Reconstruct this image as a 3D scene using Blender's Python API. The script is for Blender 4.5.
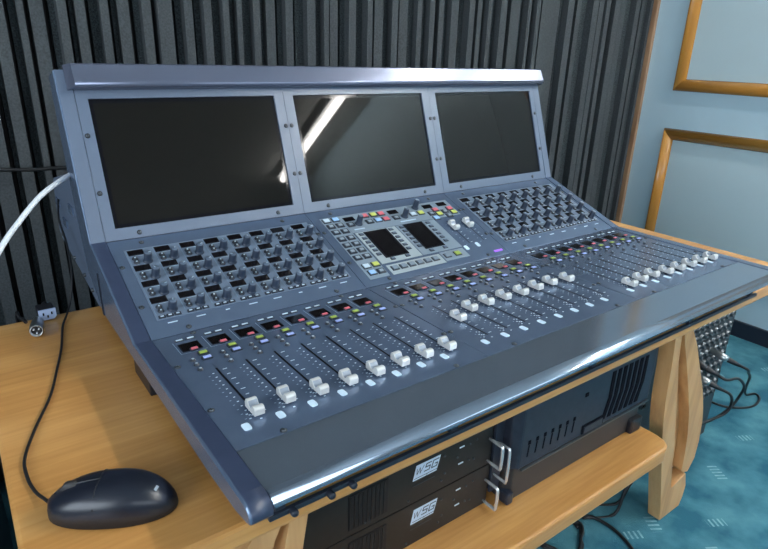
import bpy, bmesh, math, random
from mathutils import Vector, Matrix
random.seed(7)
S = bpy.context.scene
COL = S.collection
for o in list(bpy.data.objects): bpy.data.objects.remove(o)

# ------------------------------------------------------------------ camera
CX, CY, CZ = -0.1633, -0.5049, 0.4062
YAW, PITCH, ROLL, FPX = -0.6445, -0.3647, 0.0324, 585.33
def cam_axes():
    F = Vector((math.sin(-YAW)*math.cos(PITCH), math.cos(YAW)*math.cos(PITCH), math.sin(PITCH)))
    r = Vector((math.cos(YAW), math.sin(YAW), 0)); u = r.cross(F)
    c, s = math.cos(ROLL), math.sin(ROLL)
    return c*r+s*u, -s*r+c*u, F
r_, u_, F_ = cam_axes()
cam = bpy.data.cameras.new('camera'); cam.sensor_width = 36; cam.lens = FPX*36/768; cam.clip_start = .01
co = bpy.data.objects.new('camera', cam); COL.objects.link(co)
m = Matrix.Identity(4)
for i in range(3): m[i][0], m[i][1], m[i][2] = r_[i], u_[i], -F_[i]
m.translation = (CX, CY, CZ); co.matrix_world = m
S.camera = co

# ------------------------------------------------------------------ world, exposure, window daylight, one added strip light
S.view_settings.view_transform = 'Standard'; S.view_settings.look = 'None'
S.view_settings.gamma = 1; S.view_settings.use_curve_mapping = False
S.view_settings.exposure = 0.32
S.cycles.use_denoising = True
S.cycles.max_bounces = 8
w = bpy.data.worlds.new('sky'); S.world = w; w.use_nodes = True
nt = w.node_tree; bg = nt.nodes['Background']
sky = nt.nodes.new('ShaderNodeTexSky'); sky.sky_type = 'NISHITA'; sky.sun_disc = False; sky.sun_elevation = math.radians(40)
nt.links.new(sky.outputs[0], bg.inputs[0]); bg.inputs[1].default_value = .12
def area(name, loc, target, sx, sy, power, color):
    l = bpy.data.lights.new(name, 'AREA'); l.shape = 'RECTANGLE'; l.size = sx; l.size_y = sy; l.energy = power; l.color = color
    o = bpy.data.objects.new(name, l); COL.objects.link(o); o.location = loc
    o.rotation_euler = (Vector(target)-Vector(loc)).to_track_quat('-Z', 'Y').to_euler(); return o
XW, YB, ZF, ZC = 2.508, 1.14, -0.727, 1.78          # right wall, back wall, floor, ceiling
XL, YF = -2.3, -3.6
area('window_or_added_daylight', (XL-.12, -.9, .75), (0, -.4, .3), 2.2, 1.5, 60, (.80, .90, 1.0))
area('window_or_added_daylight', (.3, YF-.12, 1.15), (0.3, 0, .3), 3.6, .55, 32, (.82, .91, 1.0))  # added strip behind the camera: lights the right wall, streaks the armrest edge
area('window_or_added_daylight', (XW+.11, -.23, 1.435), (1.0, -.1, .1), .50, .37, 10, (1.0, .98, .95))
TUBE_W = 75.0

# ------------------------------------------------------------------ materials
def mat(name, base, rough=.5, metal=0, coat=0, spec=.5, emit=None, estr=0):
    mt = bpy.data.materials.new(name); mt.use_nodes = True; b = mt.node_tree.nodes['Principled BSDF']
    b.inputs['Base Color'].default_value = (*base, 1); b.inputs['Roughness'].default_value = rough
    b.inputs['Metallic'].default_value = metal; b.inputs['Coat Weight'].default_value = coat
    b.inputs['Specular IOR Level'].default_value = spec
    if emit: b.inputs['Emission Color'].default_value = (*emit, 1); b.inputs['Emission Strength'].default_value = estr
    return mt
def nodes(mt): return mt.node_tree.nodes, mt.node_tree.links, mt.node_tree.nodes['Principled BSDF']
def noisy(mt, scale, c1, c2, stretch=(1, 1, 1), detail=6, rough=None, bump=0, dist=.001, lo=.35, hi=.65):
    n, l, b = nodes(mt)
    tc = n.new('ShaderNodeTexCoord'); mp = n.new('ShaderNodeMapping'); mp.inputs['Scale'].default_value = stretch
    no = n.new('ShaderNodeTexNoise'); no.inputs['Scale'].default_value = scale; no.inputs['Detail'].default_value = detail
    cr = n.new('ShaderNodeValToRGB'); cr.color_ramp.elements[0].position = lo; cr.color_ramp.elements[1].position = hi
    cr.color_ramp.elements[0].color = (*c1, 1); cr.color_ramp.elements[1].color = (*c2, 1)
    l.new(tc.outputs['Object'], mp.inputs[0]); l.new(mp.outputs[0], no.inputs[0]); l.new(no.outputs[0], cr.inputs[0]); l.new(cr.outputs[0], b.inputs['Base Color'])
    if bump:
        bp = n.new('ShaderNodeBump'); bp.inputs['Strength'].default_value = bump; bp.inputs['Distance'].default_value = dist
        l.new(no.outputs[0], bp.inputs['Height']); l.new(bp.outputs[0], b.inputs['Normal'])
    return mt
def wood(name, c1, c2, c3, axis='x', rough=.32, rings=22):
    mt = mat(name, c2, rough, coat=.25); n, l, b = nodes(mt); b.inputs['Coat Roughness'].default_value = .25
    tc = n.new('ShaderNodeTexCoord'); mp = n.new('ShaderNodeMapping')
    mp.inputs['Scale'].default_value = {'x': (1.1, 7, 7), 'y': (7, 1.1, 7), 'z': (7, 7, 1.1)}[axis]
    mp.inputs['Location'].default_value = (.3, .7, .2)
    no = n.new('ShaderNodeTexNoise'); no.inputs['Scale'].default_value = 1.4; no.inputs['Detail'].default_value = 3
    mul = n.new('ShaderNodeMath'); mul.operation = 'MULTIPLY'; mul.inputs[1].default_value = rings
    sn = n.new('ShaderNodeMath'); sn.operation = 'SINE'
    mr = n.new('ShaderNodeMapRange'); mr.inputs[1].default_value = -1; mr.inputs[2].default_value = 1
    fib = n.new('ShaderNodeTexNoise'); fib.inputs['Scale'].default_value = 9; fib.inputs['Detail'].default_value = 8
    mp2 = n.new('ShaderNodeMapping'); mp2.inputs['Scale'].default_value = {'x': (1, 18, 18), 'y': (18, 1, 18), 'z': (18, 18, 1)}[axis]
    ad = n.new('ShaderNodeMix'); ad.data_type = 'FLOAT'; ad.inputs[0].default_value = .55
    cr = n.new('ShaderNodeValToRGB'); e = cr.color_ramp.elements
    e[0].position = .18; e[0].color = (*c1, 1); e[1].position = .8; e[1].color = (*c3, 1); x = e.new(.5); x.color = (*c2, 1)
    l.new(tc.outputs['Object'], mp.inputs[0]); l.new(mp.outputs[0], no.inputs[0]); l.new(no.outputs[0], mul.inputs[0]); l.new(mul.outputs[0], sn.inputs[0]); l.new(sn.outputs[0], mr.inputs[0])
    l.new(tc.outputs['Object'], mp2.inputs[0]); l.new(mp2.outputs[0], fib.inputs[0])
    l.new(mr.outputs[0], ad.inputs[2]); l.new(fib.outputs[0], ad.inputs[3]); l.new(ad.outputs[0], cr.inputs[0])
    # knots
    vo = n.new('ShaderNodeTexVoronoi'); vo.inputs['Scale'].default_value = 2.6
    mp3 = n.new('ShaderNodeMapping'); mp3.inputs['Scale'].default_value = {'x': (.8, 1.5, 1.5), 'y': (1.5, .8, 1.5), 'z': (1.5, 1.5, .8)}[axis]
    kr = n.new('ShaderNodeValToRGB'); kr.color_ramp.elements[0].position = .02; kr.color_ramp.elements[0].color = (.35, .2, .1, 1); kr.color_ramp.elements[1].position = .055; kr.color_ramp.elements[1].color = (1, 1, 1, 1)
    mx = n.new('ShaderNodeMix'); mx.data_type = 'RGBA'; mx.blend_type = 'MULTIPLY'; mx.inputs[0].default_value = 1
    l.new(tc.outputs['Object'], mp3.inputs[0]); l.new(mp3.outputs[0], vo.inputs[0]); l.new(vo.outputs['Distance'], kr.inputs[0])
    l.new(cr.outputs[0], mx.inputs[6]); l.new(kr.outputs[0], mx.inputs[7]); l.new(mx.outputs[2], b.inputs['Base Color'])
    return mt
M = {}
M['paint'] = noisy(mat('blue_grey_paint', (.1, .1, .1), .23, metal=.50, spec=.8), 30, (.140, .198, .305), (.155, .215, .325))
M['paint_dark'] = noisy(mat('dark_slate_paint', (.1, .1, .1), .36, spec=.5), 30, (.031, .044, .084), (.038, .052, .098))
M['paint_light'] = mat('bezel_paint', (.108, .144, .212), .34, spec=.6)
M['armrest'] = noisy(mat('armrest_metal', (.1, .1, .1), .15, metal=.80), 14, (.30, .375, .47), (.32, .395, .49))
M['hood'] = mat('hood_metal', (.15, .17, .24), .20, .55)
M['inlay'] = mat('pale_inlay', (.21, .27, .33), .35)
M['inlay0'] = mat('knob_inlay', (.135, .180, .250), .3)
M['inlay2'] = mat('pale_grey_inlay', (.36, .42, .45), .4)
M['print'] = mat('white_print', (.55, .68, .80), .5)
M['print_dim'] = mat('dim_print', (.20, .30, .42), .5)
M['slot'] = mat('slot_black', (.004, .005, .009), .9, spec=.1)
M['display'] = mat('display_glass', (.006, .005, .006), .12)
M['screen'] = mat('screen_glass', (.008, .0072, .006), .02, spec=.16)
M['screen_edge'] = mat('screen_border', (.004, .004, .007), .08, spec=.16)
M['knob'] = mat('knob_rubber', (.024, .037, .064), .38)
M['knobtop'] = mat('knob_cap', (.09, .125, .18), .3)
M['key_dark'] = mat('key_dark', (.018, .024, .038), .4)
M['key_white'] = mat('key_white', (.62, .74, .84), .35)
M['key_grey'] = mat('key_grey', (.32, .38, .44), .35)
M['key_red'] = mat('key_red', (.75, .16, .20), .35)
M['key_green'] = mat('key_green', (.36, .47, .09), .35)
M['key_blue'] = mat('key_blue', (.42, .50, .90), .35)
M['key_lime'] = mat('key_lime', (.62, .68, .15), .35)
M['key_cyan'] = mat('key_cyan', (.38, .62, .95), .35)
M['pad'] = mat('pad_translucent', (.66, .82, .95), .35)
M['cap'] = mat('silver_cap', (.74, .74, .72), .2, .3)
M['cap_mid'] = mat('cap_dip', (.26, .30, .36), .3, .2)
M['glint'] = mat('purple_glint', (.35, .12, .75), .3, emit=(.4, .15, .9), estr=.4)  # purple glint from the lamps, painted in and made to glow
M['screwm'] = mat('screw_steel', (.10, .115, .13), .3, .7)
M['screwd'] = mat('screw_recess', (.008, .009, .012), .5)
M['pine'] = wood('pine_top', (.52, .240, .064), (.66, .340, .108), (.73, .41, .155), 'x', rings=11)
M['pine_leg'] = wood('pine_leg', (.50, .255, .10), (.62, .335, .135), (.68, .39, .17), 'z', .4)
M['pine_y'] = wood('pine_rail', (.50, .255, .10), (.62, .335, .135), (.68, .39, .17), 'y', .4)
M['mould'] = noisy(mat('varnished_moulding', (.6, .3, .06), .25, coat=.4), 6, (.50, .215, .035), (.62, .29, .06), stretch=(6, 6, .6))
M['mould_y'] = noisy(mat('varnished_moulding_horizontal', (.6, .3, .06), .25, coat=.4), 6, (.50, .215, .035), (.62, .29, .06), stretch=(6, .6, 6))
M['trimw'] = wood('corner_trim_wood', (.24, .13, .07), (.32, .18, .10), (.38, .23, .13), 'z', .4)
M['black'] = mat('black_plastic', (.012, .013, .018), .35)
M['mouse'] = mat('mouse_plastic', (.009, .012, .022), .30)
M['mouse2'] = mat('mouse_side', (.018, .018, .021), .5)
M['case'] = noisy(mat('moulded_case', (.02, .02, .02), .42), 60, (.016, .022, .036), (.023, .030, .048), bump=.15)
M['case2'] = mat('case_lower', (.030, .028, .030), .5)
M['ampf'] = noisy(mat('amp_front', (.02, .02, .02), .45), 90, (.006, .006, .006), (.009, .0085, .009))
M['grille'] = mat('amp_grille', (.004, .004, .005), .7)
M['logo'] = mat('logo_plate', (.58, .70, .84), .4)
M['logo_ink'] = mat('logo_ink', (.03, .04, .06), .5)
M['chrome'] = mat('chrome', (.80, .82, .84), .22, .7)
M['nickel'] = mat('nickel', (.5, .52, .53), .28, 1)
M['socketm'] = mat('socket_metal', (.13, .14, .15), .38, 1)
M['greymetal'] = mat('stage_panel', (.055, .07, .08), .4, .5)
M['cable'] = mat('black_cable', (.010, .011, .013), .45)
M['wcable'] = mat('white_cable', (.78, .82, .86), .4)
M['iec'] = mat('iec_grey', (.42, .52, .74), .4)
M['skirt'] = mat('skirting_dark', (.012, .018, .035), .5)
M['ceil'] = mat('ceiling_white', (.70, .70, .68), .8)
M['plain'] = mat('plain_wall', (.42, .43, .42), .8)
M['tube'] = mat('lamp_tube', (1, 1, 1), .4, emit=(1.0, .97, .92), estr=TUBE_W)
M['lampbody'] = mat('lamp_body', (.8, .8, .8), .5)
M['wall'] = noisy(mat('blue_wall', (.3, .4, .45), .55), 3, (.52, .70, .80), (.54, .72, .82), bump=.05)
M['wallp'] = noisy(mat('blue_wall_panel', (.3, .4, .45), .5), 3, (.56, .70, .75), (.58, .72, .77), bump=.05)
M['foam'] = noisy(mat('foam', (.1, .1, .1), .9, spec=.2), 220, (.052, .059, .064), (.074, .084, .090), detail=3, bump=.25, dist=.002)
M['foam_shaded'] = noisy(mat('foam_step_shaded', (.1, .1, .1), .9, spec=.2), 260, (.022, .028, .031), (.056, .070, .076), detail=3, bump=.5, dist=.003)  # steps by the grooves: same foam, darkened so the gaps look shaded
def carpet():
    mt = mat('carpet', (.05, .2, .25), .95, spec=.1); n, l, b = nodes(mt)
    tc = n.new('ShaderNodeTexCoord')
    no = n.new('ShaderNodeTexNoise'); no.inputs['Scale'].default_value = 9; no.inputs['Detail'].default_value = 6
    cr = n.new('ShaderNodeValToRGB'); cr.color_ramp.elements[0].position = .38; cr.color_ramp.elements[1].position = .64
    cr.color_ramp.elements[0].color = (.028, .125, .182, 1); cr.color_ramp.elements[1].color = (.085, .245, .300, 1)
    l.new(tc.outputs['Object'], no.inputs[0]); l.new(no.outputs[0], cr.inputs[0])
    prev = cr.outputs[0]
    for k, (rot, sc, thr) in enumerate(((.5, 5.2, .80), (-1.0, 4.3, .82))):
        mp = n.new('ShaderNodeMapping'); mp.inputs['Rotation'].default_value = (0, 0, rot); mp.inputs['Location'].default_value = (.37*k, .21, 0)
        l.new(tc.outputs['Object'], mp.inputs[0])
        vo = n.new('ShaderNodeTexVoronoi'); vo.inputs['Scale'].default_value = sc*2.3; vo.distance = 'CHEBYCHEV'
        mps = n.new('ShaderNodeMapping'); mps.inputs['Scale'].default_value = (1, 2.0, 1)
        l.new(mp.outputs[0], mps.inputs[0]); l.new(mps.outputs[0], vo.inputs[0])
        sep = n.new('ShaderNodeSeparateColor'); l.new(vo.outputs['Color'], sep.inputs[0])
        g = n.new('ShaderNodeMath'); g.operation = 'GREATER_THAN'; g.inputs[1].default_value = thr+.05; l.new(sep.outputs[0], g.inputs[0])
        d = n.new('ShaderNodeMath'); d.operation = 'LESS_THAN'; d.inputs[1].default_value = .30; l.new(vo.outputs['Distance'], d.inputs[0])
        wv = n.new('ShaderNodeTexWave'); wv.inputs['Scale'].default_value = 24; wv.inputs['Distortion'].default_value = .6; wv.inputs['Detail'].default_value = 1
        l.new(mp.outputs[0], wv.inputs[0])
        wg = n.new('ShaderNodeMath'); wg.operation = 'GREATER_THAN'; wg.inputs[1].default_value = .62; l.new(wv.outputs['Fac'], wg.inputs[0])
        m1 = n.new('ShaderNodeMath'); m1.operation = 'MULTIPLY'; l.new(g.outputs[0], m1.inputs[0]); l.new(d.outputs[0], m1.inputs[1])
        m2 = n.new('ShaderNodeMath'); m2.operation = 'MULTIPLY'; l.new(m1.outputs[0], m2.inputs[0]); l.new(wg.outputs[0], m2.inputs[1])
        fn = n.new('ShaderNodeTexNoise'); fn.inputs['Scale'].default_value = 60; l.new(tc.outputs['Object'], fn.inputs[0])
        m3 = n.new('ShaderNodeMath'); m3.operation = 'MULTIPLY'; l.new(m2.outputs[0], m3.inputs[0]); l.new(fn.outputs[0], m3.inputs[1])
        mx = n.new('ShaderNodeMix'); mx.data_type = 'RGBA'; l.new(m3.outputs[0], mx.inputs[0]); l.new(prev, mx.inputs[6]); mx.inputs[7].default_value = (.30, .52, .58, 1)
        prev = mx.outputs[2]
    l.new(prev, b.inputs['Base Color'])
    f2 = n.new('ShaderNodeTexNoise'); f2.inputs['Scale'].default_value = 350; bp = n.new('ShaderNodeBump'); bp.inputs['Strength'].default_value = .5; bp.inputs['Distance'].default_value = .004
    l.new(tc.outputs['Object'], f2.inputs[0]); l.new(f2.outputs[0], bp.inputs['Height']); l.new(bp.outputs[0], b.inputs['Normal'])
    return mt
M['carpet'] = carpet()

# ------------------------------------------------------------------ helpers
class Fr:                                      # a plane: x along, t up the slope, n out of it
    def __init__(s, o, ang=0):
        s.o = Vector(o); s.ex = Vector((1, 0, 0)); s.et = Vector((0, math.cos(ang), math.sin(ang))); s.en = Vector((0, -math.sin(ang), math.cos(ang)))
    def p(s, x, t, n=0): return s.o + s.ex*x + s.et*t + s.en*n
    def mtx(s, x=0, t=0, n=0):
        m = Matrix.Identity(4); 
        for i in range(3): m[i][0], m[i][1], m[i][2] = s.ex[i], s.et[i], s.en[i]
        m.translation = s.p(x, t, n); return m
A1, A2, A3 = -.0067, .364, 1.2325
d1 = Vector((0, math.cos(A1), math.sin(A1))); d2 = Vector((0, math.cos(A2), math.sin(A2))); d3 = Vector((0, math.cos(A3), math.sin(A3)))
L1, L2 = .3095, .2469
PD = Vector((0, 0, 0)); PC = PD+d1*L1; PB = PC+d2*L2
FD, FC, FB = Fr(PD, A1), Fr(PC, A2), Fr(PB, A3)
W0 = Fr((0, 0, 0), 0)

class MB:
    def __init__(s): s.bm = bmesh.new(); s.mats = []
    def mi(s, m):
        if m not in s.mats: s.mats.append(m)
        return s.mats.index(m)
    def poly_prism(s, pts, vec, m):            # pts: 3-D loop, extruded by vec
        v0 = [s.bm.verts.new(p) for p in pts]; v1 = [s.bm.verts.new(Vector(p)+Vector(vec)) for p in pts]; k = s.mi(m); n = len(pts); fs = []
        fs.append(s.bm.faces.new(v0)); fs.append(s.bm.faces.new(v1[::-1]))
        for i in range(n): fs.append(s.bm.faces.new((v0[i], v1[i], v1[(i+1) % n], v0[(i+1) % n])))
        for f in fs: f.material_index = k
        return fs
    def box(s, x0, x1, y0, y1, z0, z1, m, fr=W0, bev=0):
        ps = [fr.p(x, y, z0) for x, y in ((x0, y0), (x1, y0), (x1, y1), (x0, y1))]
        fs = s.poly_prism(ps, fr.en*(z1-z0), m)
        if bev: s.bevel(fs, bev)
    def bevel(s, fs, bev, seg=2):
        es = list({e for f in fs for e in f.edges}); k = fs[0].material_index
        r = bmesh.ops.bevel(s.bm, geom=es, offset=bev, segments=seg, profile=.6, affect='EDGES')
        for f in r['faces']: f.material_index = k
    def quad(s, x0, x1, y0, y1, z, m, fr=W0):
        f = s.bm.faces.new([s.bm.verts.new(fr.p(x, y, z)) for x, y in ((x0, y0), (x1, y0), (x1, y1), (x0, y1))]); f.material_index = s.mi(m)
    def face(s, pts, m): f = s.bm.faces.new([s.bm.verts.new(p) for p in pts]); f.material_index = s.mi(m)
    def lathe(s, prof, m, seg=16, mtx=Matrix.Identity(4), mtop=None):   # prof: (r, h) upward
        rings = []
        for r, h in prof:
            if r < 1e-6: rings.append([s.bm.verts.new(mtx @ Vector((0, 0, h)))])
            else: rings.append([s.bm.verts.new(mtx @ Vector((r*math.cos(2*math.pi*i/seg), r*math.sin(2*math.pi*i/seg), h))) for i in range(seg)])
        k = s.mi(m)
        for a, b in zip(rings, rings[1:]):
            for i in range(seg):
                j = (i+1) % seg
                if len(a) == 1: f = s.bm.faces.new((a[0], b[i], b[j])) if len(b) > 1 else None
                elif len(b) == 1: f = s.bm.faces.new((a[i], a[j], b[0]))
                else: f = s.bm.faces.new((a[i], a[j], b[j], b[i]))
                if f: f.material_index = k if not (mtop and b is rings[-1]) else s.mi(mtop); f.smooth = True
        return s
    def tube(s, pts, r, m, seg=10, smooth=4):
        P = [Vector(p) for p in pts]
        if smooth:                              # Catmull-Rom
            Q = []
            for i in range(len(P)-1):
                a, b, c, d = P[max(i-1, 0)], P[i], P[i+1], P[min(i+2, len(P)-1)]
                for k in range(smooth):
                    t = k/smooth; Q.append(.5*((2*b)+(-a+c)*t+(2*a-5*b+4*c-d)*t*t+(-a+3*b-3*c+d)*t**3))
            Q.append(P[-1]); P = Q
        k = s.mi(m); prev = None; up = Vector((0, 0, 1)); ref = None
        for i, p in enumerate(P):
            tn = (P[min(i+1, len(P)-1)]-P[max(i-1, 0)]).normalized()
            if ref is None: ref = tn.orthogonal().normalized()
            ref = (ref-tn*ref.dot(tn)).normalized(); bn = tn.cross(ref)
            ring = [s.bm.verts.new(p+r*(ref*math.cos(2*math.pi*j/seg)+bn*math.sin(2*math.pi*j/seg))) for j in range(seg)]
            if prev:
                for j in range(seg): f = s.bm.faces.new((prev[j], prev[(j+1) % seg], ring[(j+1) % seg], ring[j])); f.material_index = k; f.smooth = True
            else: s.bm.faces.new(ring[::-1]).material_index = k
            prev = ring
        s.bm.faces.new(prev).material_index = k
    def mesh(s, name):
        bmesh.ops.recalc_face_normals(s.bm, faces=[f for f in s.bm.faces if True])
        me = bpy.data.meshes.new(name); s.bm.to_mesh(me); s.bm.free()
        for m in s.mats: me.materials.append(M[m])
        return me
WM = {}                                        # world matrices by object name
def place(o, mw, parent=None):
    COL.objects.link(o); WM[o.name] = mw
    if parent: o.parent = parent; o.matrix_parent_inverse = Matrix.Identity(4); o.matrix_basis = WM[parent.name].inverted() @ mw
    else: o.matrix_basis = mw
    return o
def build(mb, name, parent=None, mw=None, recenter=True):
    me = mb.mesh(name); o = bpy.data.objects.new(name, me)
    if mw is None: mw = Matrix.Identity(4)
    return place(o, mw, parent)
def inst(me, name, parent, mw): return place(bpy.data.objects.new(name, me), mw, parent)
def empty(name, loc, label, cat, group=None):
    o = bpy.data.objects.new(name, None); o.empty_display_size = .05; place(o, Matrix.Translation(loc)); tag(o, label, cat, group); return o
def tag(o, label=None, cat=None, group=None, kind=None):
    for k, v in (('label', label), ('category', cat), ('group', group), ('kind', kind)):
        if v: o[k] = v
    return o
def struct(mb, name, **k): o = build(mb, name, **k); o['kind'] = 'structure'; return o

# ------------------------------------------------------------------ room
b = MB(); b.box(XL-.2, XW+.2, YF-.2, YB+.2, ZF-.1, ZF, 'carpet'); struct(b, 'floor')
b = MB(); b.box(XL-.2, XW+.2, YF-.2, YB+.2, ZC, ZC+.1, 'ceil'); struct(b, 'ceiling')
b = MB(); b.box(XL, XW+.1, YB, YB+.1, ZF, ZC, 'skirt'); struct(b, 'wall_back')
def wall_hole(name, axis, pos, thick, a0, a1, h0, h1, lo, hi, m='plain'):
    b = MB()
    for (u0, u1, z0, z1) in ((lo, a0, ZF, ZC), (a1, hi, ZF, ZC), (a0, a1, ZF, h0), (a0, a1, h1, ZC)):
        if axis == 'x': b.box(pos, pos+thick, u0, u1, z0, z1, m)
        else: b.box(u0, u1, pos, pos+thick, z0, z1, m)
    struct(b, name)
wall_hole('wall_left', 'x', XL-.1, .1, -2.0, .2, 0.0, 1.5, YF, YB)
wall_hole('wall_front', 'y', YF-.1, .1, -1.5, 2.1, .85, 1.45, XL, XW)
wall_hole('wall_right', 'x', XW, .1, -.48, .02, 1.25, 1.62, YF, YB, 'wall')
def window(name, axis, pos, a0, a1, h0, h1):
    b = MB(); t = .05; mid = (a0+a1)/2
    for (u0, u1, z0, z1) in ((a0, a1, h0, h0+t), (a0, a1, h1-t, h1), (a0, a0+t, h0+t, h1-t), (a1-t, a1, h0+t, h1-t), (mid-t/2, mid+t/2, h0+t, h1-t)):
        if axis == 'x': b.box(pos-.06, pos-.01, u0, u1, z0, z1, 'lampbody')
        else: b.box(u0, u1, pos-.06, pos-.01, z0, z1, 'lampbody')
    struct(b, name)
window('window_1', 'x', XL, -2.0, .2, 0.0, 1.5)
window('window_2_added', 'y', YF, -1.5, 2.1, .85, 1.45)  # unseen frame added around the strip light behind the camera
b = MB()
for (u0, u1, z0, z1) in ((-.50, .04, 1.23, 1.26), (-.50, .04, 1.61, 1.64), (-.50, -.47, 1.26, 1.61), (.01, .04, 1.26, 1.61)): b.box(XW-.012, XW-.001, u0, u1, z0, z1, 'mould_y')
struct(b, 'window_3')

# corner trim, skirting, mouldings on the right wall
b = MB(); b.box(XW-.022, XW, 1.073, 1.109, ZF, ZC, 'trimw', bev=.004); struct(b, 'trim_1')
b = MB(); b.box(XW-.015, XW, YF, 1.07, ZF, ZF+.07, 'skirt'); struct(b, 'baseboard_right')
def rounded_bar(b, p0, p1, wd, out, m, cut0=0, cut1=0):     # half-round moulding on the right wall
    n = 7
    ya, za = p0; yb, zb = p1; hor = abs(yb-ya) > abs(zb-za); sg = 1
    rows = []
    for i in range(n+1):
        a = math.pi*i/n; off = -math.cos(a)*wd/2; h = math.sin(a)**.7*out
        e0, e1 = cut0*off, cut1*off
        if hor: rows.append(((XW-h, ya+e0, za+off), (XW-h, yb+e1, zb+off)))
        else: rows.append(((XW-h, ya+off, za+e0), (XW-h, yb+off, zb+e1)))
    vs = [(b.bm.verts.new(q0), b.bm.verts.new(q1)) for q0, q1 in rows]; k = b.mi(m)
    for (a0, a1), (c0, c1) in zip(vs, vs[1:]):
        f = b.bm.faces.new((a0, a1, c1, c0)); f.material_index = k; f.smooth = True
    for j in (0, 1): b.bm.faces.new([v[j] for v in vs]).material_index = k
def frame(name, y1, y0, z0, z1, wd):           # outer rectangle y0..y1, z0..z1
    h = wd/2; b = MB()
    rounded_bar(b, (y1-h, z0+h), (y1-h, z1-h), wd, .020, 'mould', -1, 1)
    rounded_bar(b, (y0+h, z0+h), (y0+h, z1-h), wd, .020, 'mould', 1, -1)
    rounded_bar(b, (y0+h, z0+h), (y1-h, z0+h), wd, .020, 'mould_y', 1, -1)
    rounded_bar(b, (y0+h, z1-h), (y1-h, z1-h), wd, .020, 'mould_y', -1, 1)
    b.box(XW-.004, XW+.001, y0+wd, y1-wd, z0+wd, z1-wd, 'wallp')
    struct(b, name)
frame('trim_2', .938, -.35, .279, 1.15, .052)
frame('trim_3', .942, -.35, -.455, .117, .050)

# acoustic foam: vertical bars, grooves at these x on the back wall
gro = [-2.2]
x = -2.2
while x < -.12: x += random.choice((.045, .05, .06, .07)); gro.append(round(x, 3))
gro += [-.055, -.01, .028, .067, .110, .150, .201, .250, .300, .349, .398, .445, .491, .530, .584, .634, .686, .755, .800, .837, .894, .945, .989, 1.052, 1.10, 1.154, 1.202, 1.253, 1.313, 1.37, 1.415, 1.46, 1.528, 1.609, 1.655, 1.704, 1.781, 1.845, 1.909, 1.969, 2.057, 2.10, 2.136, 2.217, 2.28, 2.359, 2.42, 2.50]
for i0, i1, lab in ((0, None, None),):
    cuts = [g for g in gro]
    spans = list(zip(cuts, cuts[1:]))
    mid = next(i for i, (a, c) in enumerate(spans) if a >= 1.0)
    for chunk, lab in ((spans[:mid], 'dark grey ribbed acoustic foam on the wall behind the left screens'), (spans[mid:], 'dark grey ribbed acoustic foam by the wooden corner trim')):
        b = MB(); x0, x1 = chunk[0][0], chunk[-1][1]
        b.box(x0, x1, YB-.006, YB-.001, ZF+.005, ZC-.01, 'grille')
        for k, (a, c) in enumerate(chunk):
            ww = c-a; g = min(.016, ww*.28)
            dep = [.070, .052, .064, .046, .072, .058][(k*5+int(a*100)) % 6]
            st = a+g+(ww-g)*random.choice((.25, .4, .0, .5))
            if st > a+g+.005: b.box(a+g, st, YB-dep*.55, YB-.005, ZF+.006, ZC-.012, 'foam_shaded')
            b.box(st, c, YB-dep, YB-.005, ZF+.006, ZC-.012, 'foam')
        o = build(b, 'acoustic_foam'); tag(o, lab, 'acoustic foam', 'acoustic foam on the back wall')

# ceiling lamps in one row
def lamp(y0, y1, x, lab):
    z = ZC; t = empty('ceiling_lamp', (x, (y0+y1)/2, z-.055), lab, 'lamp', 'ceiling tube lamps')
    b = MB(); b.box(x-.05, x+.05, y0, y1, z-.045, z-.0005, 'lampbody', bev=.004); build(b, 'housing', t)
    b = MB(); b.tube([(x, y0+.02, z-.073), (x, y1-.02, z-.073)], .026, 'tube', 14, 0); build(b, 'tube', t)
lamp(-2.70, -1.30, 2.14, 'white tube lamp on the ceiling, the one reflected in the middle screen')
lamp(-1.26, -.02, 2.14, 'white tube lamp on the ceiling nearest the panelled wall corner')

# ------------------------------------------------------------------ table
T = empty('pine_table', (.55, .28, ZF), 'varnished pine table carrying the mixing desk, with curved legs and a lower shelf', 'table')
b = MB(); b.box(-.181, 1.44, -.045, .617, -.0845, -.057, 'pine', bev=.005); build(b, 'tabletop', T)
b = MB()
sh = [(.085, -.04), (.960, -.04), (.972, -.035), (.985, -.022), (.990, 0), (.990, .50), (.14, .50), (.14, .016), (.085, .016)]
fs = b.poly_prism([(x, y, -.4085) for x, y in sh], (0, 0, .037), 'pine'); b.bevel(fs, .006); build(b, 'lower_shelf', T)
stile = [(1.005, -.0855), (1.018, -.15), (1.030, -.223), (1.034, -.271), (1.040, -.318), (1.055, -.385), (1.073, -.446), (1.114, -.565), (1.152, -.680), (1.164, -.727), (1.262, -.727), (1.268, -.70), (1.2735, -.665), (1.2529, -.6137), (1.1812, -.6345), (1.160, -.552), (1.137, -.4605), (1.105, -.36), (1.0817, -.2865), (1.058, -.22), (1.046, -.1567), (1.038, -.0855)]
web = [(1.01, -.0855), (1.05, -.0855), (1.11, -.20), (1.20, -.345), (1.245, -.44), (1.262, -.53), (1.262, -.585), (1.24, -.600), (1.19, -.600), (1.13, -.45), (1.075, -.30), (1.045, -.20)]
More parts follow.
